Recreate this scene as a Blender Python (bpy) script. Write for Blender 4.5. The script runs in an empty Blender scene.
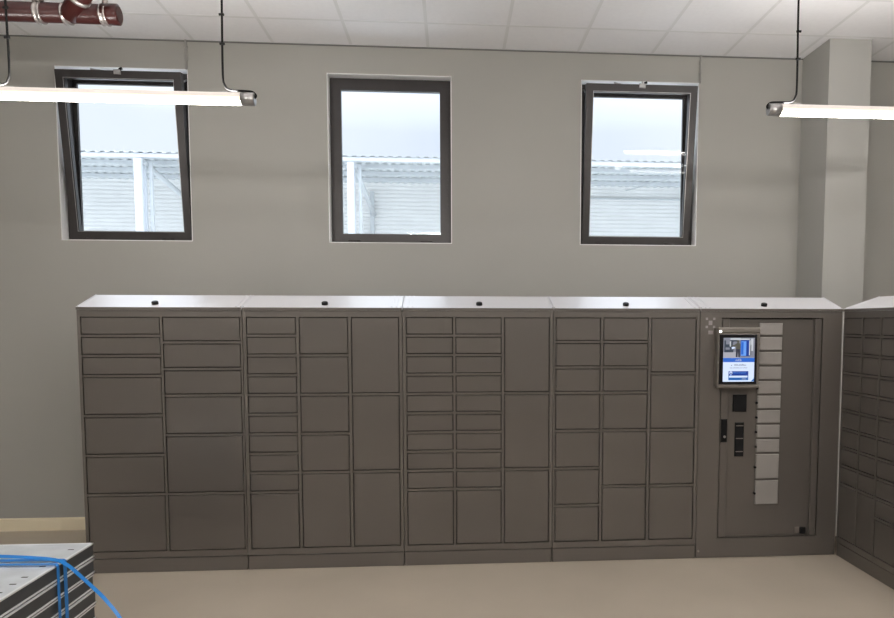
import bpy, bmesh, math, random
from mathutils import Vector, Matrix
random.seed(7)
S = bpy.context.scene
C = S.collection

# ------------------------------------------------------------------ node materials
def mat(name, color, rough=0.5, metal=0.0, var=0.0, scale=8.0, bump=0.0, bscale=60.0, emit=0.0, ecol=None,
        spec=0.5, stretch=None, coat=0.0):
    m = bpy.data.materials.new(name); m.use_nodes = True
    nt = m.node_tree; b = nt.nodes['Principled BSDF']
    b.inputs['Roughness'].default_value = rough
    b.inputs['Metallic'].default_value = metal
    b.inputs['Specular IOR Level'].default_value = spec
    b.inputs['Coat Weight'].default_value = coat
    b.inputs['Base Color'].default_value = (*color, 1)
    tc = nt.nodes.new('ShaderNodeTexCoord')
    src = tc.outputs['Object']
    if stretch:
        mp = nt.nodes.new('ShaderNodeMapping'); mp.inputs['Scale'].default_value = stretch
        nt.links.new(src, mp.inputs['Vector']); src = mp.outputs['Vector']
    if var > 0:
        n = nt.nodes.new('ShaderNodeTexNoise'); n.inputs['Scale'].default_value = scale; n.inputs['Detail'].default_value = 5
        nt.links.new(src, n.inputs['Vector'])
        r = nt.nodes.new('ShaderNodeValToRGB')
        r.color_ramp.elements[0].position = .3; r.color_ramp.elements[1].position = .7
        r.color_ramp.elements[0].color = (*[c*(1-var) for c in color], 1)
        r.color_ramp.elements[1].color = (*[min(1, c*(1+var)) for c in color], 1)
        nt.links.new(n.outputs['Fac'], r.inputs['Fac']); nt.links.new(r.outputs['Color'], b.inputs['Base Color'])
    if bump > 0:
        n2 = nt.nodes.new('ShaderNodeTexNoise'); n2.inputs['Scale'].default_value = bscale; n2.inputs['Detail'].default_value = 4
        nt.links.new(src, n2.inputs['Vector'])
        bp = nt.nodes.new('ShaderNodeBump'); bp.inputs['Strength'].default_value = bump; bp.inputs['Distance'].default_value = .004
        nt.links.new(n2.outputs['Fac'], bp.inputs['Height']); nt.links.new(bp.outputs['Normal'], b.inputs['Normal'])
    if emit > 0:
        b.inputs['Emission Color'].default_value = (*(ecol or color), 1)
        b.inputs['Emission Strength'].default_value = emit
    return m

def glass_mat():
    m = bpy.data.materials.new('window_glass'); m.use_nodes = True
    nt = m.node_tree; nt.nodes.remove(nt.nodes['Principled BSDF'])
    out = nt.nodes['Material Output']
    t = nt.nodes.new('ShaderNodeBsdfTransparent'); t.inputs['Color'].default_value = (.97, .98, .985, 1)
    g = nt.nodes.new('ShaderNodeBsdfGlossy'); g.inputs['Roughness'].default_value = .02
    f = nt.nodes.new('ShaderNodeFresnel'); f.inputs['IOR'].default_value = 1.2
    mx = nt.nodes.new('ShaderNodeMixShader')
    nt.links.new(f.outputs[0], mx.inputs[0]); nt.links.new(t.outputs[0], mx.inputs[1]); nt.links.new(g.outputs[0], mx.inputs[2])
    nt.links.new(mx.outputs[0], out.inputs['Surface'])
    return m

M = dict(
    wall=mat('wall_paint', (.382, .374, .343), .6, var=.02, scale=1.5, bump=.05, bscale=180, spec=.35),
    wall_grey=mat('column_paint', (.41, .405, .38), .6, var=.02, scale=1.5, bump=.05, bscale=180, spec=.35),
    reveal=mat('reveal_plaster', (.90, .90, .90), .6, bump=.03, bscale=120),
    tile=mat('ceiling_tile', (.92, .915, .93), .85, var=.015, scale=30, bump=.12, bscale=350),
    tbar=mat('ceiling_bar', (.80, .80, .80), .5, var=.01),
    floor=mat('floor_resin', (.47, .41, .335), .38, var=.05, scale=1.6, bump=.02, bscale=40),
    skirt=mat('skirting_cream', (.88, .78, .58), .5, var=.02, scale=5),
    locker=mat('locker_paint', (.128, .113, .100), .30, metal=.2, spec=.8, var=.02, scale=3, bump=.03, bscale=500),
    door=mat('locker_door_paint', (.120, .106, .094), .29, metal=.2, spec=.8, var=.03, scale=2.2, bump=.03, bscale=500),
    roof=mat('locker_roof_paint', (.74, .74, .78), .40, metal=.12, spec=.9, var=.02, scale=3, bump=.03, bscale=500),  # one even pale bluish grey, much lighter than the locker body
    gap=mat('rubber_gap', (.018, .016, .015), .8),  # shade inside the door gaps, put in as colour
    flap=mat('flap_metal', (.31, .29, .275), .42, metal=.2, var=.03, scale=9),
    black=mat('black_plastic', (.008, .008, .009), .5, var=.1, scale=40, spec=.2),
    bezel=mat('screen_bezel', (.008, .008, .011), .2),
    steel=mat('housing_steel', (.30, .275, .25), .3, metal=.7, var=.05, scale=14),
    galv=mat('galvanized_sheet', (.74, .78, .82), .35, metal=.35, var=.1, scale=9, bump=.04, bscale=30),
    galvside=mat('galvanized_web', (.085, .09, .098), .4, metal=.5, var=.12, scale=9, stretch=(1, 1, 3)),  # same sheet as the tray top, side shade put into the colour
    rim=mat('rim_bright', (.88, .90, .92), .3, metal=.2, var=.03),
    strap=mat('blue_strap', (.012, .21, .62), .35, var=.08, scale=30),
    frame=mat('window_frame_paint', (.046, .041, .040), .35, metal=.3, var=.05, scale=20),
    gasket=mat('window_gasket', (.02, .02, .02), .7),
    alu=mat('brushed_aluminium', (.40, .39, .385), .3, metal=.85, var=.05, scale=20, stretch=(40, 1, 1)),
    conduit=mat('conduit_plastic', (.36, .35, .33), .5),
    pipe=mat('brown_pipe', (.030, .0065, .0055), .3, spec=.35, var=.08, scale=10),
    clamp=mat('pipe_clamp', (.36, .33, .31), .32, metal=.8, var=.08, scale=30),
    cable=mat('black_cable', (.008, .008, .008), .7, spec=.15),
    white=mat('white_plastic', (.75, .74, .72), .4),
    lamp_top=mat('lamp_upper_cover', (.42, .40, .38), .45, emit=.42, ecol=(1, .86, .76)),
    lamp_side=mat('lamp_side_cover', (.85, .85, .85), .45, emit=24, ecol=(1, .965, .92)),  # glowing covers of the added, unseen fill lamps, here and below
    lamp_up=mat('lamp_uplight_cover', (.85, .85, .85), .45, emit=68, ecol=(1, .975, .95)),
    lamp_down=mat('lamp_downlight_cover', (.85, .85, .85), .45, emit=30, ecol=(1, .965, .92)),
    lamp_strip=mat('lamp_led_line', (.4, .38, .34), .4, emit=1.0, ecol=(1, .86, .62)),
    lamp=mat('lamp_diffuser', (1, .96, .9), .4, emit=20.0, ecol=(1, .93, .84)),
    led=mat('led_dot', (1, 1, .95), .4, emit=3.0),
    clad=mat('warehouse_cladding', (.90, .90, .89), .55, var=.03, scale=3),
    canopy=mat('canopy_sheet', (.66, .69, .70), .55, var=.03, scale=3),
    wsteel=mat('white_steel', (.70, .73, .77), .5, var=.02),
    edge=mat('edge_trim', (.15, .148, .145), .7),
    gsteel=mat('grey_steel', (.62, .65, .67), .5, var=.03),
    yard=mat('yard_concrete', (.70, .70, .68), .8, var=.08, scale=.6),
    logo=mat('logo_print', (.33, .30, .30), .4, metal=.2),
    glass=glass_mat(),
)
for nm, col, st in [('s_white', (.62, .72, .92), 1.0), ('s_blue', (.015, .13, .60), .9), ('s_dark', (.004, .045, .30), .9),
                    ('s_mid', (.01, .12, .42), .9), ('s_light', (.13, .33, .85), .9), ('s_grey', (.22, .23, .28), .9),
                    ('s_floor', (.40, .40, .45), .9), ('s_navy', (.035, .05, .075), .9), ('s_text', (.10, .13, .22), .8),
                    ('s_jacket', (.09, .09, .07), .8), ('s_trouser', (.02, .025, .05), .8), ('s_pale', (.55, .58, .62), .9)]:
    M[nm] = mat('screen_' + nm[2:], (.01, .01, .01), .3, emit=st, ecol=col)

# ------------------------------------------------------------------ mesh helpers
class MB:
    """collects boxes, prisms, tubes; builds ONE mesh object"""
    def __init__(self): self.v = []; self.f = []; self.mi = []; self.sm = []
    def add(self, vs, fs, mi=0, smooth=False):
        o = len(self.v); self.v += [tuple(p) for p in vs]
        for f in fs: self.f.append([i + o for i in f]); self.mi.append(mi); self.sm.append(smooth)
        return self
    def box(self, x0, x1, y0, y1, z0, z1, mi=0, mat4=None):
        vs = [Vector(p) for p in [(x0,y0,z0),(x1,y0,z0),(x1,y1,z0),(x0,y1,z0),(x0,y0,z1),(x1,y0,z1),(x1,y1,z1),(x0,y1,z1)]]
        if mat4: vs = [mat4 @ v for v in vs]
        return self.add(vs, [(0,3,2,1),(4,5,6,7),(0,1,5,4),(1,2,6,5),(2,3,7,6),(3,0,4,7)], mi)
    def bevbox(self, x0, x1, y0, y1, z0, z1, b=.002, mi=0, mat4=None):
        """box whose front (y0) face is chamfered by b"""
        vs = [(x0,y0+b,z0),(x1,y0+b,z0),(x1,y0+b,z1),(x0,y0+b,z1),
              (x0+b,y0,z0+b),(x1-b,y0,z0+b),(x1-b,y0,z1-b),(x0+b,y0,z1-b),
              (x0,y1,z0),(x1,y1,z0),(x1,y1,z1),(x0,y1,z1)]
        vs = [Vector(p) for p in vs]
        if mat4: vs = [mat4 @ v for v in vs]
        return self.add(vs, [(4,5,6,7),(0,1,5,4),(1,2,6,5),(2,3,7,6),(3,0,4,7),(9,8,11,10),(1,0,8,9),(2,1,9,10),(3,2,10,11),(0,3,11,8)], mi)
    def extrude_x(self, prof, x0, x1, mi=0):
        """closed (y,z) profile, counter-clockwise seen from +x"""
        n = len(prof)
        vs = [(x0, y, z) for y, z in prof] + [(x1, y, z) for y, z in prof]
        fs = [(i, (i+1) % n, n+(i+1) % n, n+i)[::-1] for i in range(n)]
        fs += [tuple(range(n))[::-1], tuple(range(n, 2*n))]
        return self.add(vs, fs, mi)
    def tube(self, pts, r, n=12, mi=0, caps=True, smooth=True):
        pts = [Vector(p) for p in pts]; rings = []
        up = None
        for i, p in enumerate(pts):
            if i == 0: t = pts[1] - p
            elif i == len(pts)-1: t = p - pts[i-1]
            else: t = (pts[i+1]-p).normalized() + (p-pts[i-1]).normalized()
            t.normalize()
            if up is None:
                up = Vector((0,0,1)) if abs(t.z) < .9 else Vector((1,0,0))
            a = t.cross(up).normalized(); b = a.cross(t).normalized(); up = b
            rr = r[i] if isinstance(r, (list, tuple)) else r
            rings.append([p + (a*math.cos(2*math.pi*k/n) + b*math.sin(2*math.pi*k/n))*rr for k in range(n)])
        vs = [v for ring in rings for v in ring]; fs = []
        for i in range(len(rings)-1):
            for k in range(n):
                fs.append((i*n+k, (i+1)*n+k, (i+1)*n+(k+1) % n, i*n+(k+1) % n)[::-1])
        self.add(vs, fs, mi, smooth)
        if caps:
            o = len(self.v)-len(vs)
            self.f.append([o+k for k in range(n)][::1]); self.mi.append(mi); self.sm.append(False)
            self.f.append([o+(len(rings)-1)*n+k for k in range(n)][::-1]); self.mi.append(mi); self.sm.append(False)
        return self
    def build(self, name, mats, parent=None, recalc=True, link=True):
        me = bpy.data.meshes.new(name); me.from_pydata(self.v, [], self.f)
        if not isinstance(mats, (list, tuple)): mats = [mats]
        for m in mats: me.materials.append(m)
        for p, mi, s in zip(me.polygons, self.mi, self.sm): p.material_index = mi; p.use_smooth = s
        if recalc:
            bm = bmesh.new(); bm.from_mesh(me); bmesh.ops.recalc_face_normals(bm, faces=bm.faces); bm.to_mesh(me); bm.free()
        me.update()
        o = bpy.data.objects.new(name, me); C.objects.link(o)
        if parent: o.parent = parent
        return o

def tag(o, label, cat, group=None, kind=None):
    o['label'] = label; o['category'] = cat
    if group: o['group'] = group
    if kind: o['kind'] = kind
    return o
def thing(name, label, cat, loc=(0,0,0), rz=0, group=None):
    o = bpy.data.objects.new(name, None); C.objects.link(o); o.location = loc; o.rotation_euler = (0,0,rz)
    o.empty_display_size = .1
    return tag(o, label, cat, group)
def struct(o, label=None):
    o['kind'] = 'structure'
    if label: o['label'] = label
    return o
def curve_pts(pts, n=8):
    """Catmull-Rom through pts"""
    P = [Vector(p) for p in pts]; P = [P[0]*2-P[1]] + P + [P[-1]*2-P[-2]]; out = []
    for i in range(1, len(P)-2):
        for k in range(n):
            t = k/n
            a, b, c, d = P[i-1], P[i], P[i+1], P[i+2]
            out.append(.5*((2*b)+(c-a)*t+(2*a-5*b+4*c-d)*t*t+(3*b-a-3*c+d)*t**3))
    out.append(P[-2]); return out

# ------------------------------------------------------------------ dimensions (metres)
YW = 5.81          # face of the window wall
ZC = 3.827         # suspended ceiling
XL, XR_, YB = -4.7, 4.9, -3.6
WIN = [(-3.025, -2.035), (-.977, 0.0), (1.045, 2.020)]
WZ0, WZ1 = 2.292, 3.612
WT = .24

# ------------------------------------------------------------------ setting
struct(MB().box(XL-.2, XR_+.2, YB-.2, YW, -.1, 0).build('floor', M['floor']), 'smooth beige grey resin floor')
w = MB()
xs = [XL-.2]
for a, b in WIN: xs += [a, b]
xs.append(XR_+.2)
w.box(xs[0], xs[-1], YW, YW+WT, -.1, WZ0); w.box(xs[0], xs[-1], YW, YW+WT, WZ1, ZC+.4)
for i in range(0, len(xs), 2): w.box(xs[i], xs[i+1], YW, YW+WT, WZ0, WZ1)
struct(w.build('wall_back', M['wall'], recalc=False), 'beige grey painted wall with three windows')
struct(MB().box(XL-.2, XL, YB, YW, 0, ZC+.4).build('wall_left', M['wall']))
struct(MB().box(XR_, XR_+.2, YB, YW, 0, ZC+.4).build('wall_right', M['wall']))
struct(MB().box(XL-.2, XR_+.2, YB-.2, YB, 0, ZC+.4).build('wall_front', M['wall']))
col = MB().box(2.890, 3.224, 5.386, YW, 0, ZC)
struct(col.build('wall_column', M['wall_grey']), 'square painted column standing against the back wall')
struct(MB().box(XL, XR_, YB, YW, ZC+.35, ZC+.45).build('roof_slab', M['wall']))
# suspended ceiling: tiles with bars
X0, R1, P = -1.983, YW-.461, .6
ys = [YW, R1]
while ys[-1] > YB: ys.append(max(YB, ys[-1]-P))
gx = [X0+P*k for k in range(-5, 13)]
gx = [XL] + [g for g in gx if XL+.02 < g < XR_-.02] + [XR_]
ct = MB(); cb = MB(); hb = .010
for i in range(len(gx)-1):
    for j in range(len(ys)-1):
        ct.box(gx[i]+hb, gx[i+1]-hb, ys[j+1]+hb, ys[j]-hb, ZC+.0015, ZC+.02)
ceil = struct(ct.build('ceiling', M['tile'], recalc=False), 'suspended ceiling of white square tiles')
for g in gx: cb.box(g-hb-.002, g+hb+.002, YB, YW, ZC, ZC+.006)
for y in ys: cb.box(XL, XR_, y-hb-.002, y+hb+.002, ZC+.0003, ZC+.006)
cb.box(XL, XR_, YB, YW, ZC+.03, ZC+.032)
cb.build('ceiling_grid', M['tbar'], ceil, recalc=False)
tm = MB().box(XL, 2.89, YW-.006, YW, ZC-.010, ZC-.0005); tm.box(3.224, XR_, YW-.006, YW, ZC-.010, ZC-.0005)  # dark strip added for the shade line under the ceiling
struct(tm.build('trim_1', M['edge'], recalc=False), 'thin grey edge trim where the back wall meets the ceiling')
# skirting of the back wall
sk = MB().extrude_x([(YW-.013, 0), (YW, 0), (YW, .102), (YW-.006, .102), (YW-.013, .094)], XL, 2.89)
sk.extrude_x([(YW-.013, 0), (YW, 0), (YW, .102), (YW-.006, .102), (YW-.013, .094)], 3.224, XR_)
struct(sk.build('baseboard_back', M['skirt']), 'cream skirting along the back wall')

# ------------------------------------------------------------------ windows
def ring(mb, x0, x1, z0, z1, wl, wr, wt, wb, y0, y1, mi=0, m4=None):
    mb.box(x0, x0+wl, y0, y1, z0, z1, mi, m4); mb.box(x1-wr, x1, y0, y1, z0, z1, mi, m4)
    mb.box(x0+wl, x1-wr, y0, y1, z1-wt, z1, mi, m4); mb.box(x0+wl, x1-wr, y0, y1, z0, z0+wb, mi, m4)
def window(n, x0, x1, tilt, hand):
    root = bpy.data.objects.new('window_%d' % n, None); C.objects.link(root); root.location = ((x0+x1)/2, YW, WZ0)
    root['kind'] = 'structure'
    root['label'] = ['left window, tilted open, behind the left strip lamp', 'closed middle window',
                     'right window, tilted open, nearest the column'][n-1]
    W = x1-x0; H = WZ1-WZ0; a, b = -W/2, W/2
    r = MB()          # thin white lining of the reveal
    t = .006
    r.box(a, a+t, .001, .235, 0, H); r.box(b-t, b, .001, .235, 0, H); r.box(a, b, .001, .235, H-t, H); r.box(a, b, .001, .235, 0, t)
    r.build('reveal_lining', M['reveal'], root, recalc=False)
    fy = .085
    f = MB(); ring(f, a+t, b-t, t, H-t, .048, .048, .048, .042, fy+.012, fy+.085)
    ring(f, a+t+.048, b-t-.048, t+.042, H-t-.048, .032, .032, .032, .030, fy+.06, fy+.085)
    f.build('window_frame', M['frame'], root, recalc=False)
    # outside sill
    MB().box(a+t, b-t, fy+.085, .26, t, t+.012).build('outer_sill', M['alu'], root)
    # sash, hinged at the bottom
    sm = Matrix.Translation((0, fy+.004, t+.012)) @ Matrix.Rotation(math.radians(tilt), 4, 'X')
    sw = W/2-.032; sh = H-.055
    so = bpy.data.objects.new('sash', None)
    s = MB(); ring(s, -sw, sw, 0, sh, .056, .056, .056, .060, -.008, .050)
    ring(s, -sw+.056, sw-.056, .060, sh-.056, .006, .006, .006, .006, .002, .044)
    sash = s.build('sash', M['frame'], root, recalc=False); sash.matrix_local = sm
    g = MB(); g.box(-sw+.058, sw-.058, .016, .020, .062, sh-.058); pane = g.build('glass_pane', M['glass'], sash)
    k = MB(); gw = .004
    ring(k, -sw+.056, sw-.056, .060, sh-.056, gw, gw, gw, gw, -.0095, -.008)
    k.build('glazing_bead', M['alu'] if tilt else M['frame'], sash, recalc=False)
    hg = MB()
    for hx in (-.30, .28): hg.tube([(hx-.045, -.012, .006), (hx+.045, -.012, .006)], .007, 8)
    hg.build('hinge', M['frame'], sash)
    if tilt:
        l = MB(); l.bevbox(-.028, .022, -.022, -.008, sh-.028, sh+.006, .003); l.tube([(0, -.014, sh-.004), (.006, .03, sh+.028)], .006, 8)
        l.build('top_latch', M['alu'], sash)
        kb = MB(); kb.tube([(.014, -.012, sh+.008), (.034, -.012, sh+.016)], .010, 10); kb.build('latch_knob', M['black'], sash)
        # stay arm between frame and sash, near the top
        top = sm @ Vector((0, .02, sh-.02)); 
        ar = MB(); ar.tube([(sw*.985*hand, .10, H-.05), (sw*.985*hand, top.y+.03, H-.10)], .007, 8)
        ar.tube([(-.22, top.y+.01, H-.026), (-.02, .11, H-.018)], .007, 8)
        ar.build('stay_arm', M['alu'], root)
        # side scissor stay low on the right
        st = MB(); z1 = .30
        p = sm @ Vector((sw-.004, .02, z1))
        st.tube(curve_pts([(sw-.004, .10, .06), (sw-.002, .075, .12), (sw-.002, p.y, p.z)]), .006, 8)
        st.tube([(sw-.004, .06, .05), (sw-.002, p.y+.015, p.z-.05)], .005, 8)
        st.build('side_stay', M['frame'], root)
    return root
window(1, *WIN[0], 6.6, 1); window(2, *WIN[1], 0, 1); window(3, *WIN[2], 6.6, -1)

# conduits that drop from the ceiling to the two opening windows
def conduit(x, lab):
    t = MB(); t.tube([(x, YW-.010, WZ1-.005), (x, YW-.010, ZC)], .008, 10)
    for z in (WZ1+.07, WZ1+.16): t.box(x-.014, x+.014, YW-.014, YW-.001, z, z+.012)
    tag(t.build('cable_conduit', M['conduit']), lab, 'conduit')
conduit(-2.043, 'thin grey conduit running up from the left window to the ceiling')
conduit(2.027, 'thin grey conduit running up from the right window to the ceiling')

# ------------------------------------------------------------------ parcel lockers
U = .1305; TOP = 1.700; FRONT = 0.0; BH = 1.737; DEP = .60
PL = .098          # plinth height
door_cache = {}
def door_obj(w, h, parent, x, z, depth=.018):
    key = (round(w, 3), round(h, 3))
    if key in door_cache:
        o = door_cache[key].copy(); C.objects.link(o); o.parent = parent
    else:
        o = MB().bevbox(-w/2, w/2, 0, depth, -h/2, h/2, .0025).build('door', M['door'], parent); door_cache[key] = o
    o.location = (x, 0.0015, z); return o
def roof_part(root, w, ribs=(1, 1)):
    prof = [(-.009, 1.7372), (DEP, 1.7372), (DEP, 1.842), (.262, 1.842), (.25, 1.840), (.0, 1.7575), (-.009, 1.7545)]
    mb = MB().extrude_x(prof, .002, w-.002)
    for side, on in zip((0, 1), ribs):
        if not on: continue
        for k in range(on):
            xa = (.004+.03*k) if side == 0 else (w-.012-.03*k)
            mb.extrude_x([(y, z+.0005) for y, z in [(.004, 1.7575), (.25, 1.840), (.25, 1.8435), (.004, 1.7610)]], xa, xa+.008)
    o = mb.build('roof', [M['roof'], M['locker']], root)
    for p in o.data.polygons:
        if p.normal.y < -.8: p.material_index = 1
    return o
def locker(label, x, y, rz, w, cols, cap=None, ribs=(1, 1)):
    """cols: list of (x0, x1, [units]) in local metres between the outer lines of the doors"""
    root = thing('parcel_locker', label, 'locker', (x, y, 0), rz)
    g = .0055; rh = .0072; dh = .0126
    b = MB()
    b.box(.002, w-.002, .020, DEP, PL, 1.7368)                      # carcass
    # stiles and rails, flush with the doors
    z0 = TOP-12*U
    b.box(.002, w-.002, 0, .0199, PL+.003, z0+rh); b.box(.002, w-.002, 0, .0199, TOP-rh, 1.7368)
    edges = [.002] + [e for c in cols for e in c[:2]] + [w-.002]
    for i in range(0, len(edges), 2): b.box(edges[i], edges[i+1], 0, .0199, z0+rh, TOP-rh)
    # dark strip behind the gaps, painted in for their shade
    for x0, x1, us in cols:
        b.box(x0, x1, .0185, .0199, z0+rh, TOP-rh, 1)
        z = TOP
        for i, u in enumerate(us):
            zl = z-u*U
            if i < len(us)-1: b.box(x0, x1, 0, .0185, zl-rh, zl+rh)
            z = zl
    b.build('body', [M['locker'], M['gap']], root, recalc=False)
    MB().bevbox(.002, w-.002, .003, DEP-.01, 0, PL-.003, .003).build('plinth', M['locker'], root)
    roof_part(root, w, ribs)
    for x0, x1, us in cols:
        z = TOP
        for u in us:
            h = u*U-2*dh
            door_obj(x1-x0-2*g, h, root, (x0+x1)/2, z-u*U/2)
            z -= u*U
    if cap is not None:
        n = Vector((0, -.314, .949)); p = Vector((cap, .055, 1.7575+.055*.33))
        MB().tube([p, p+n*.016, p+n*.02], [.021, .021, .016], 14).build('roof_cap', M['black'], root)
    return root
F = 4.780
SKEW = math.atan2(.016, 5.13)
def fy_(x): return F-(2.720-x)*.016/5.13
T = 4/3
m0, m1, m2, m3, m4, m5 = -2.410, -1.372, -.333, .6825, 1.701, 2.720
def cols(base, *cs): return [(a-base-.003, b-base+.003, u) for a, b, u in cs]
locker('leftmost locker bank, two columns of wide doors', m0, fy_(m0), SKEW, m1-m0,
       cols(m0, (-2.386, -1.896, [1,1,1,2,2,2,3]), (-1.876, -1.388, [T,T,T,2,3,3])), .47, (1, 2))
locker('second locker bank from the left, a single column of small doors at its left', m1, fy_(m1), SKEW, m2-m1,
       cols(m1, (-1.345, -1.030, [1]*9+[3]), (-1.006, -.692, [2,2,2,2,4]), (-.668, -.357, [4,4,4])), .525, (1, 3))
locker('middle locker bank, two columns of small doors side by side', m2, fy_(m2), SKEW, m3-m2,
       cols(m2, (-.307, .002, [1]*9+[3]), (.023, .329, [1]*9+[3]), (.350, .656, [4,4,4])), .515, (3, 1))
locker('locker bank directly left of the screen terminal, three equal wide columns', m3, fy_(m3), SKEW, m4-m3,
       cols(m3, (.700, 1.007, [T,T,T,2,2,2,2]), (1.029, 1.338, [T,T,T,2,3,3]), (1.361, 1.674, [3,3,3,3])), .51, (1, 2))
XR = 2.7285; YR = 4.776
locker('locker bank on the right side wall, turned at a right angle to the row', XR, YR, -math.pi/2, 1.03,
       [(.010, .222, [1]*9+[3]), (.235, .424, [1]*9+[3]), (.440, .735, [1]*10+[2]), (.752, 1.012, [1]*10+[2])], None, (1, 1))

# ------------------------------------------------------------------ terminal module with the screen
W5 = m5-m4
tr = thing('locker_terminal', 'locker terminal with touch screen and pale label flaps, at the right end of the row', 'terminal', (m4, fy_(m4), 0), SKEW)
def lx(x): return x-m4
b = MB()
dx0, dx1, dz0, dz1 = lx(1.854), lx(2.580), .141, 1.692
b.box(.002, W5-.002, .060, DEP, .004, 1.7368)
b.box(.002, dx0, 0, .0599, .004, 1.7368); b.box(dx1, W5-.002, 0, .0599, .004, 1.7368)
b.box(dx0, dx1, 0, .0599, .004, dz0); b.box(dx0, dx1, 0, .0599, dz1, 1.7368)
b.box(dx0, dx1, .056, .0599, dz0, dz1, 1)
b.build('body', [M['locker'], M['gap']], tr, recalc=False)
roof_part(tr, W5, (3, 1))
n = Vector((0, -.314, .949)); p = Vector((.475, .055, 1.7575+.055*.33))
MB().tube([p, p+n*.016, p+n*.02], [.021, .021, .016], 14).build('roof_cap', M['black'], tr)
g = .006
MB().bevbox(dx0+g, lx(1.912), .001, .050, dz0+g, dz1-g, .003).build('side_strip', M['door'], tr)
MB().bevbox(lx(2.528), dx1-g, .001, .050, dz0+g, dz1-g, .003).build('side_strip', M['door'], tr)
fp = MB(); fp.box(lx(1.9125), lx(2.5275), .024, .052, dz0+g, dz1-.010)
fp.box(lx(1.9125), lx(2.5275), .012, .0239, dz0+g, dz0+.014)
fp.build('front_panel', M['door'], tr)
# screen housing, proud of the front
hs = thing('h', '', '') ; bpy.data.objects.remove(hs)
hy = -.066
hb_ = MB().bevbox(lx(1.808), lx(2.102), hy, .024, 1.217, 1.624, .012)
hb_.bevbox(lx(1.806), lx(2.104), hy-.006, hy+.02, 1.588, 1.626, .006)
hb_.bevbox(lx(1.806), lx(2.104), hy-.006, hy+.02, 1.210, 1.232, .006)
housing = hb_.build('screen_housing', M['steel'], tr)
MB().bevbox(lx(1.816), lx(2.078), hy-.008, hy+.002, 1.238, 1.578, .002).build('screen_bezel', M['bezel'], housing)
MB().tube([(lx(1.818), hy-.012, 1.598), (lx(1.818), hy-.004, 1.598)], .008, 12).build('indicator_light', M['led'], housing)  # small glowing white dot on the housing
# picture on the screen: flat shapes in the plane of the display
sx0, sx1, sz0, sz1 = lx(1.840), lx(2.060), 1.2555, 1.556
SN = ['s_white','s_blue','s_dark','s_mid','s_light','s_grey','s_floor','s_navy','s_text','s_jacket','s_trouser','s_pale']
SI = {k: i for i, k in enumerate(SN)}
sp = MB(); ly = [hy-.0082]
def srect(px0, px1, py0, py1, c, step=True):
    """fractions of the display, origin top left"""
    if step: ly[0] -= .00004
    X0_, X1_ = sx0+(sx1-sx0)*px0, sx0+(sx1-sx0)*px1; Z0_, Z1_ = sz1-(sz1-sz0)*py1, sz1-(sz1-sz0)*py0
    y = ly[0]
    sp.add([(X0_,y,Z0_),(X1_,y,Z0_),(X1_,y,Z1_),(X0_,y,Z1_)], [(0,1,2,3)], SI[c])
def spoly(pts, c):
    ly[0] -= .00004
    sp.add([(sx0+(sx1-sx0)*a, ly[0], sz1-(sz1-sz0)*b_) for a, b_ in pts], [tuple(range(len(pts)))[::-1]], SI[c])
def sdisc(cx, cy, r, c, n=16):
    spoly([(cx+r*math.cos(2*math.pi*k/n), cy+r*.73*math.sin(2*math.pi*k/n)) for k in range(n)], c)
srect(0, 1, 0, 1, 's_white')
srect(0, 1, 0, .455, 's_grey'); srect(0, .5, .32, .455, 's_floor'); srect(.03, .32, .06, .33, 's_navy')
srect(.08, .20, .03, .15, 's_grey'); srect(.20, .24, .08, .20, 's_pale'); srect(.22, .55, .01, .05, 's_pale')
srect(.24, .44, .05, .085, 's_navy'); srect(.07, .20, .22, .27, 's_grey'); srect(.30, .42, .10, .19, 's_grey')
srect(.88, .95, .02, .30, 's_pale'); srect(.84, .89, .16, .40, 's_navy'); srect(.9, 1, .30, .455, 's_grey')
srect(.545, .83, .02, .06, 's_pale'); srect(.545, .86, .05, .42, 's_dark'); srect(.56, .73, .08, .41, 's_light')
srect(.57, .64, .10, .38, 's_blue'); srect(.82, .86, .06, .40, 's_pale')
spoly([(.40,.44),(.455,.44),(.465,.30),(.48,.44),(.53,.44),(.535,.24),(.40,.24)], 's_trouser')
spoly([(.40,.26),(.535,.26),(.54,.15),(.50,.115),(.43,.12),(.34,.165),(.25,.175),(.255,.195),(.37,.205),(.405,.19)], 's_jacket')
sdisc(.462, .085, .042, 's_jacket'); spoly([(.26,.215),(.34,.20),(.38,.235),(.27,.262)], 's_white')
srect(0, 1, .457, .553, 's_blue')
def glyphs(x0, x1, y0, y1, c, n, seed):
    """unreadable tiny lettering: short upright and level strokes"""
    rnd = random.Random(seed); cw = (x1-x0)/n
    ly[0] -= .00004
    for k in range(n):
        a = x0+k*cw; e = a+cw*.72; kind = rnd.randrange(4); t = cw*.24; h = (y1-y0)
        if kind != 1: srect(a, a+t, y0, y1, c, False)
        if kind in (0, 2): srect(a, e, y0, y0+h*.22, c, False)
        if kind in (1, 2, 3): srect(a, e, y1-h*.22, y1, c, False)
        if kind in (0, 1): srect(e-t, e, y0, y1, c, False)
        if kind == 3: srect(a, e, y0+h*.4, y0+h*.6, c, False)
glyphs(.385, .60, .48, .53, 's_pale', 4, 3)
srect(.26, .285, .615, .635, 's_text'); glyphs(.36, .74, .598, .636, 's_text', 11, 5); glyphs(.22, .78, .672, .694, 's_grey', 22, 9)
srect(.18, .815, .76, .965, 's_mid'); srect(.18, .815, .76, .865, 's_dark')
sdisc(.255, .80, .05, 's_white'); sdisc(.258, .81, .026, 's_dark'); sdisc(.255, .852, .02, 's_light')
glyphs(.33, .74, .785, .806, 's_light', 16, 2)
srect(.20, .79, .862, .905, 's_white'); glyphs(.60, .76, .925, .95, 's_pale', 5, 4)
spoly([(1,.92),(1,.995),(.90,.995)], 's_mid')
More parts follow.
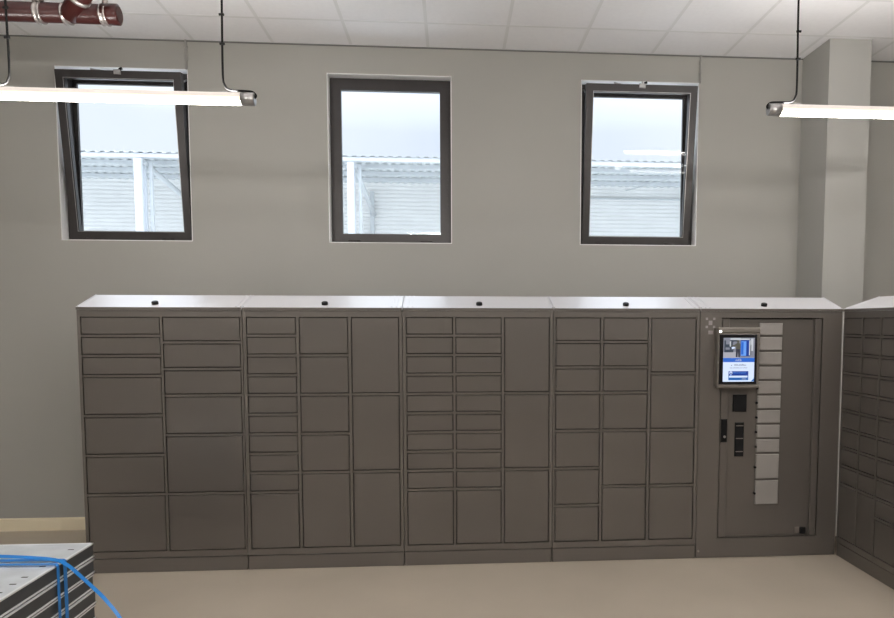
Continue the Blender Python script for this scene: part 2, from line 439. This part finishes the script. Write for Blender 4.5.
sp.build('display', [M[k] for k in SN], housing, recalc=False)
# readers, lock, flaps
rd = MB().bevbox(lx(1.954), lx(2.052), .012, .030, 1.037, 1.157, .004); rd.build('card_reader', M['black'], tr)
sl = MB(); sl.bevbox(lx(1.974), lx(2.038), .014, .030, .720, .961, .004)
slo = sl.build('parcel_scanner', M['black'], tr)
for zz in (.845, .935, .752): MB().box(lx(1.980), lx(2.032), .0125, .0150, zz, zz+.006).build('scanner_ridge', M['steel'], slo)
hd = MB().bevbox(lx(1.864), lx(1.906), -.014, .004, .828, .988, .006)
hdo = hd.build('lock_handle', M['black'], tr)
MB().tube([(lx(1.886), -.018, .866), (lx(1.886), -.012, .866)], .009, 12).build('key_lock', M['alu'], hdo)
fz = [1.656, 1.558, 1.454, 1.352, 1.250, 1.148, 1.045, .942, .838, .734, .546, .361]
for i in range(11):
    z1, z0 = fz[i], fz[i+1]+.014
    f = MB().bevbox(lx(2.129), lx(2.296), .010, .0238, z0, z1, .004)
    fo = f.build('label_flap', M['flap'], tr)
    zc = (z0+z1)/2-.005
    MB().tube([(lx(2.123), .006, zc), (lx(2.123), .022, zc)], .008, 10).build('flap_knob', M['black'], fo)
lk = MB().bevbox(lx(2.466), lx(2.506), .006, .026, .158, .204, .004)
lko = lk.build('bottom_lock', M['black'], tr)
MB().bevbox(lx(2.430), lx(2.464), .016, .0238, .162, .206, .003).build('lock_plate', M['steel'], lko)
MB().tube([(.020, -.003, .052), (.020, .002, .052)], .008, 10).build('screw', M['steel'], tr)
# printed emblem: square with four corner dots, small bar below
lg = MB(); ly_ = -.0012
def lrect(x0, x1, z0, z1): lg.box(x0, x1, ly_, .0005, z0, z1)
cx, cz = lx(1.774), 1.657
lrect(cx-.013, cx+.013, cz-.015, cz+.015)
for sx in (-1, 1):
    for sz in (-1, 1):
        lrect(cx+sx*.026-.008, cx+sx*.026+.008, cz+sz*.028-.008, cz+sz*.028+.008)
lrect(cx-.014, cx+.018, 1.578, 1.604)
lg.build('emblem', M['logo'], tr)

# thin pale strand in the corner gap
cb = MB(); cb.tube(curve_pts([(2.7236, 4.772, 1.733), (2.7242, 4.771, 1.69), (2.7230, 4.772, 1.55), (2.7242, 4.771, 1.2), (2.7228, 4.772, .8), (2.7240, 4.771, .45), (2.7230, 4.772, .14)], 6), .0028, 8)
tag(cb.build('thin_cable', M['white']), 'thin pale cable hanging down the corner between terminal and side lockers', 'cable')

# ------------------------------------------------------------------ strip lamps on black cables
LZ, LY, LR, LL = 2.870, 4.05, .0335, 1.438
lampdata = {}
def arc(cx, cz, r, a0, a1, n):
    return [(cx+r*math.cos(a0+(a1-a0)*k/n), cz+r*math.sin(a0+(a1-a0)*k/n)) for k in range(n+1)]
def cyl_section(x0, x1, a0, a1, r, n=14):
    mb = MB(); pr = arc(0, 0, r, a0, a1, n)
    vs = [(x0, y, z) for y, z in pr]+[(x1, y, z) for y, z in pr]; m = len(pr)
    mb.add(vs, [(k, k+1, m+k+1, m+k) for k in range(m-1)], 0, True)
    return mb
def strip_lamp(label, x, y, z, group=None, up=None, down=None):
    root = thing('strip_lamp', label, 'lamp', (x, y, z), 0, group)
    if 'm' not in lampdata:
        h = LL/2
        parts = []
        up = cyl_section(-h+.07, h-.07, math.radians(8), math.radians(172), LR); up.sm = [True]*len(up.f)
        parts.append(('upper_cover', up.build('upper_cover', M['lamp_top'], root, recalc=False)))
        lo = cyl_section(-h+.07, h-.07, math.radians(-152), math.radians(-12), LR)
        parts.append(('d', lo.build('diffuser', M['lamp'], root, recalc=False)))
        ls = cyl_section(-h+.07, h-.07, math.radians(172), math.radians(208), LR)
        ls.add(*(lambda q: (q.v, q.f))(cyl_section(-h+.07, h-.07, math.radians(-12), math.radians(8), LR)), 0, True)
        parts.append(('l', ls.build('led_line', M['lamp_strip'], root, recalc=False)))
        for s in (-1, 1):
            e = MB(); e.tube([(s*(h-.072), 0, 0), (s*(h-.004), 0, 0), (s*h, 0, 0)], [LR+.001, LR+.001, LR-.004], 24)
            eo = e.build('end_cap', M['alu'], root)
            c = MB(); hh = ZC-z
            px = s*(h-.166)
            c.tube(curve_pts([(px, 0, hh), (px+.003*s, 0, hh*.6), (px-.002*s, 0, .16), (px+.006*s, 0, .075), (px+.035*s, 0, .047), (px+.10*s, 0, .044),
                              (px+.150*s, 0, .040), (px+.172*s, 0, .020), (px+.160*s, 0, .002)], 6), .0058, 10)
            for q in (.30, .46): c.tube([(px-.012, -.006, hh*q), (px+.014, -.006, hh*q)], .007, 8)
            co = c.build('power_cable', M['cable'], root)
            k = MB().box(px-.02, px+.02, -.012, .012, LR-.006, LR+.003); k.build('cable_clip', M['alu'], root)
        lampdata['m'] = root
    else:
        for ch in lampdata['m'].children:
            o = ch.copy(); C.objects.link(o); o.parent = root
            m = up if ch.name == 'upper_cover' else down if ch.name == 'diffuser' else (up and M['lamp_side']) if ch.name == 'led_line' else None
            if m: o.material_slots[0].link = 'OBJECT'; o.material_slots[0].material = m
    return root
strip_lamp('left strip lamp on black cables, in front of the left window', -1.067-LL/2, LY, LZ)
strip_lamp('right strip lamp on black cables, in front of the column', 1.816+LL/2, LY, LZ+.011)
# added area lights over the two visible lamps, to brighten the ceiling
for x, z in ((-1.067-LL/2, LZ), (1.816+LL/2, LZ+.011)):
    ld = bpy.data.lights.new('uplight', 'AREA'); ld.shape = 'RECTANGLE'; ld.size = 1.25; ld.size_y = .03; ld.energy = 11.0; ld.color = (1, .96, .93); ld.spread = math.radians(150)
    lo_ = bpy.data.objects.new('uplight', ld); C.objects.link(lo_); lo_.location = (x, LY, z+LR+.004); lo_.rotation_euler = (math.pi, 0, 0)
rows = [(-2.9, 1.75), (0, 1.75), (2.9, 1.75), (-3.5, -.75), (-1.45, -.75), (1.45, -.75), (3.6, -.75)]  # added lamps out of view, brighter than the visible pair, as fill
for i, (x, y) in enumerate(rows):
    zz = LZ if y > 0 else LZ+.20
    strip_lamp('strip lamp on black cables in a lamp row behind the photographer', x, y, zz, group='strip lamps behind the photographer', up=M['lamp_up'], down=M['lamp_down'])

# ------------------------------------------------------------------ brown drain pipe under the ceiling
PZ, PY, PR = 3.430, 4.40, .054
pp = thing('drain_pipe', 'dark red brown drain pipe with metal clamps, hung under the ceiling at top left', 'pipe', (-1.93, PY, PZ))
t = MB(); t.tube([(-2.72, 0, 0), (-.03, 0, 0.004)], PR, 28); t.tube([(-.075, 0, .004), (.008, 0, .004), (.016, 0, .004)], [PR+.004, PR+.004, PR-.012], 28)
t.build('main_pipe', M['pipe'], pp)
q = MB(); d = Vector((.66, -.50, .50)).normalized()
o0 = Vector((-.262, -.01, -.012)); q.tube([o0, o0+d*.46], PR*.98, 28); q.tube([o0+d*.11, o0+d*.22], PR+.005, 28); q.build('branch_pipe', M['pipe'], pp)
def clampx(x):
    c = MB()
    c.tube([(x-.019, 0, 0), (x-.017, 0, 0), (x-.009, 0, 0), (x-.007, 0, 0), (x+.007, 0, 0), (x+.009, 0, 0), (x+.017, 0, 0), (x+.019, 0, 0)], [PR+.003, PR+.006, PR+.006, PR+.003, PR+.003, PR+.006, PR+.006, PR+.003], 28)
    c.tube([(x, 0, PR), (x, 0, PR+.03)], .016, 10)
    co = c.build('pipe_clamp', M['clamp'], pp)
    r = MB(); r.tube([(x, 0, PR+.02), (x, 0, ZC-PZ)], .006, 8); r.build('threaded_rod', M['clamp'], co)
for x in (-.425, -.275, -.065): clampx(x)
c = MB(); c.tube([o0+d*.125, o0+d*.150], PR+.009, 28); c.build('pipe_clamp', M['clamp'], pp)
st = MB()
for dx in (-.02, .02): st.tube([(-.425+dx, -.02, PR), (-.41+dx*1.6, -.03, ZC-PZ)], .012, 8)
st.build('hanger_strap', M['clamp'], pp)

# ------------------------------------------------------------------ stack of sheet metal trays with blue strap
SX, SYb, SYf, SW = -1.728, 3.490, 1.95, .85
NT = 8; TH = .605/NT
names = ['topmost tray of the strapped sheet metal stack at lower left, its slotted top in view',
         'second tray from the top of the strapped sheet metal stack',
         'third tray from the top of the strapped sheet metal stack',
         'fourth tray from the top of the strapped sheet metal stack',
         'fifth tray from the top of the strapped sheet metal stack',
         'third tray from the floor in the strapped sheet metal stack',
         'second tray from the floor in the strapped sheet metal stack',
         'lowest tray of the strapped sheet metal stack, lying on the floor']
def tray_parts(root, slots):
    L = SYb-SYf
    b = MB(); h = TH-.006
    b.box(-SW+.004, -.004, -L+.004, -.004, -.006, h-.004)
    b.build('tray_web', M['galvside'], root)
    rm = MB()
    for z in (0.003, h-.0055):
        ring_ = [(-SW, 0, -L, -L+.012), (-SW, 0, -.012, 0), (-SW, -SW+.012, -L, 0), (-.012, 0, -L, 0)]
        for a, b_, c_, d_ in ring_: rm.box(a, b_, c_, d_, z-.002, z+.005)
    rm.build('rim', M['rim'], root, recalc=False)
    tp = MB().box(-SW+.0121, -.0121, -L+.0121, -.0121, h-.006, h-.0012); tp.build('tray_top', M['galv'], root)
    if slots:
        s = MB()
        for yy in (-.10, -.33, -.46, -.54, -.63, -.74, -.86, -.98, -1.1):
            for xx in (-.055,):
                s.box(xx-.013, xx+.013, yy-.005, yy+.005, h-.0015, h-.0008)
        s.build('slot', M['black'], root)
proto = None
for i in range(NT):
    rt = thing('metal_tray', names[i], 'metal tray', (SX+(.002 if i % 2 else -.002)*(i > 0), SYb-(.004*(i % 3)), .605-(i+1)*TH), 0, 'stacked sheet metal trays')
    tray_parts(rt, i == 0)
# strap
ss = thing('packing_strap', 'bright blue packing strap over the metal tray stack with a loose end', 'strap', (SX, 3.19, .605))
def ribbon(path, wdir, w, t=.0014):
    mb = MB(); pts = [Vector(p) for p in path]; wd = Vector(wdir)
    vs = []; fs = []
    for i, p in enumerate(pts):
        a = pts[max(0, i-1)]; c_ = pts[min(len(pts)-1, i+1)]; tt = (c_-a).normalized(); n_ = tt.cross(wd).normalized()
        for sw_, sn in ((-1,-1),(1,-1),(1,1),(-1,1)): vs.append(p+wd*(w/2*sw_)+n_*(t/2*sn))
    for i in range(len(pts)-1):
        for k in range(4): fs.append((4*i+k, 4*i+(k+1) % 4, 4*i+4+(k+1) % 4, 4*i+4+k))
    fs += [(0,1,2,3), (4*(len(pts)-1)+3, 4*(len(pts)-1)+2, 4*(len(pts)-1)+1, 4*(len(pts)-1))]
    mb.add(vs, fs, 0, False); return mb
for yy, ww in ((.030, .026), (-.026, .020)):
    ribbon([(-SW-.002, yy+.03, .0005), (-.3, yy+.01, .0015), (-.004, yy, .0015), (.0065, yy, -.004), (.0065, yy, -.3), (.0065, yy, -.599)], (0, 1, 0), ww).build('strap_band', M['strap'], ss)
tail = [(-.60, .095, .006), (-.33, .075, .010), (-.14, .042, .010), (-.02, .012, .006), (.055, -.035, -.004), (.125, -.10, -.016), (.222, -.18, -.046), (.306, -.25, -.074), (.397, -.315, -.135), (.47, -.375, -.21), (.52, -.415, -.32)]
ribbon(curve_pts(tail, 6), (.30, .62, .72), .015).build('loose_end', M['strap'], ss)

# ------------------------------------------------------------------ outside: yard, warehouse with canopy
struct(MB().box(-30, 30, YW+WT, 40, -.16, -.1).build('ground', M['yard']), 'concrete yard outside')
wh = thing('warehouse', 'white corrugated warehouse with a canopy, seen outside through the windows', 'building', (0, 16, 0))
mb = MB(); pitch = .085; zt = 4.72
prof = []; z = -.1
while z < zt: prof += [(0, z), (0, z+pitch*.62), (.022, z+pitch*.72), (.022, z+pitch*.9)]; z += pitch
vs = [(-16, y, z) for y, z in prof]+[(16, y, z) for y, z in prof]; m = len(prof)
mb.add(vs, [(k, k+1, m+k+1, m+k)[::-1] for k in range(m-1)]); mb.box(-16, 16, .04, .3, -.1, zt)
mb.build('cladding_wall', M['clad'], wh, recalc=False)
rf = MB(); per = .16; x = -14.0; pr_ = []
while x < 14: pr_ += [(x, 4.60), (x+.05, 4.60), (x+.075, 4.622), (x+.135, 4.622)]; x += per
n_ = len(pr_)
def rp(y, dz, e): return [(a, y, c_+dz+e) for a, c_ in pr_]
vs = rp(-2.95, 0, 0)+rp(.2, .10, 0)+rp(-2.95, 0, .006)+rp(.2, .10, .006)
fs = []
for k in range(n_-1):
    fs += [(k, k+1, n_+k+1, n_+k), (2*n_+k, 3*n_+k, 3*n_+k+1, 2*n_+k+1), (k, 2*n_+k, 2*n_+k+1, k+1)]
rf.add(vs, fs); rf.build('canopy_roof', M['canopy'], wh, recalc=True)
ed = MB(); ed.box(-14, 14, -2.93, -2.86, 4.53, 4.595); ed.build('edge_beam', M['wsteel'], wh)
for yy in (-2.2, -1.45, -.7):
    pu = MB(); pu.box(-14, 14, yy-.04, yy+.04, 4.53+(yy+2.95)*.03, 4.60+(yy+2.95)*.03); pu.build('purlin', M['gsteel'], wh)
for px_, wd in ((-5.46, .13), (-1.80, .12), (5.6, .13)):
    po = MB(); po.box(px_-wd/2, px_+wd/2, -2.99, -2.93, -.1, 4.5); po.box(px_-wd/2, px_+wd/2, -2.82, -2.76, -.1, 4.5); po.box(px_-.012, px_+.012, -2.93, -2.82, -.1, 4.5)
    po.build('canopy_post', M['wsteel'], wh)
    MB().box(px_+.12, px_+.17, -2.80, -2.74, -.1, 4.5).build('downpipe', M['gsteel'], wh)
    br = MB(); br.tube([(px_+.05, -2.86, 4.46), (px_+.10, -.05, 4.0)], .05, 6); br.build('brace', M['gsteel'], wh)
    MB().box(px_+.02, px_+.10, -.12, 0.0, -.1, 4.5).build('wall_post', M['gsteel'], wh)
cr = MB(); cr.tube([(3.6, -1.3, 4.38), (4.6, -2.6, 4.50)], .012, 6); cr.tube([(1.5, -.06, 4.42), (8, -.06, 4.42)], .02, 6); cr.build('tie_rod', M['gsteel'], wh)

# ------------------------------------------------------------------ overcast sky
wd = bpy.data.worlds.new('overcast'); S.world = wd; wd.use_nodes = True
nt = wd.node_tree; bg = nt.nodes['Background']
tc = nt.nodes.new('ShaderNodeTexCoord'); no = nt.nodes.new('ShaderNodeTexNoise'); no.inputs['Scale'].default_value = 2.2; no.inputs['Detail'].default_value = 4
rp_ = nt.nodes.new('ShaderNodeValToRGB'); rp_.color_ramp.elements[0].color = (.74, .82, .96, 1); rp_.color_ramp.elements[1].color = (.86, .93, 1, 1)
rp_.color_ramp.elements[0].position = .35; rp_.color_ramp.elements[1].position = .65
nt.links.new(tc.outputs['Generated'], no.inputs['Vector']); nt.links.new(no.outputs['Fac'], rp_.inputs['Fac']); nt.links.new(rp_.outputs['Color'], bg.inputs['Color'])
sx_ = nt.nodes.new('ShaderNodeSeparateXYZ'); nt.links.new(tc.outputs['Generated'], sx_.inputs['Vector'])
mr = nt.nodes.new('ShaderNodeMapRange'); mr.inputs['From Min'].default_value = .25; mr.inputs['From Max'].default_value = 1
mr.inputs['To Min'].default_value = .97; mr.inputs['To Max'].default_value = 5.5      # overcast: the zenith is about three times the horizon
nt.links.new(sx_.outputs['Z'], mr.inputs['Value']); nt.links.new(mr.outputs['Result'], bg.inputs['Strength'])

# ------------------------------------------------------------------ camera (level phone, photo cropped off centre)
fpx, pcx, pcy, yaw, pitch_, roll = 708.814, 505.805, 372.251, .0751497, -.0710266, .0011188
cyw, syw = math.cos(yaw), math.sin(yaw); cp, spt = math.cos(pitch_), math.sin(pitch_)
fwd = Vector((syw*cp, cyw*cp, spt)); right = Vector((cyw, -syw, 0)); up = right.cross(fwd)
r2 = right*math.cos(roll)+up*math.sin(roll); u2 = -right*math.sin(roll)+up*math.cos(roll)
cd = bpy.data.cameras.new('camera'); cam = bpy.data.objects.new('camera', cd); C.objects.link(cam)
mw = Matrix((( r2.x, u2.x, -fwd.x, 0), (r2.y, u2.y, -fwd.y, 0), (r2.z, u2.z, -fwd.z, 1.66259), (0, 0, 0, 1)))
cam.matrix_world = mw
cd.sensor_fit = 'HORIZONTAL'; cd.sensor_width = 36; cd.lens = fpx/894*36
cd.shift_x = (447-pcx)/894; cd.shift_y = (pcy-309)/894; cd.clip_end = 200
S.camera = cam
vs_ = S.view_settings; S.display_settings.display_device = 'sRGB'
vs_.view_transform = 'Standard'; vs_.look = 'None'; vs_.gamma = 1; vs_.use_curve_mapping = False; vs_.exposure = 0.18
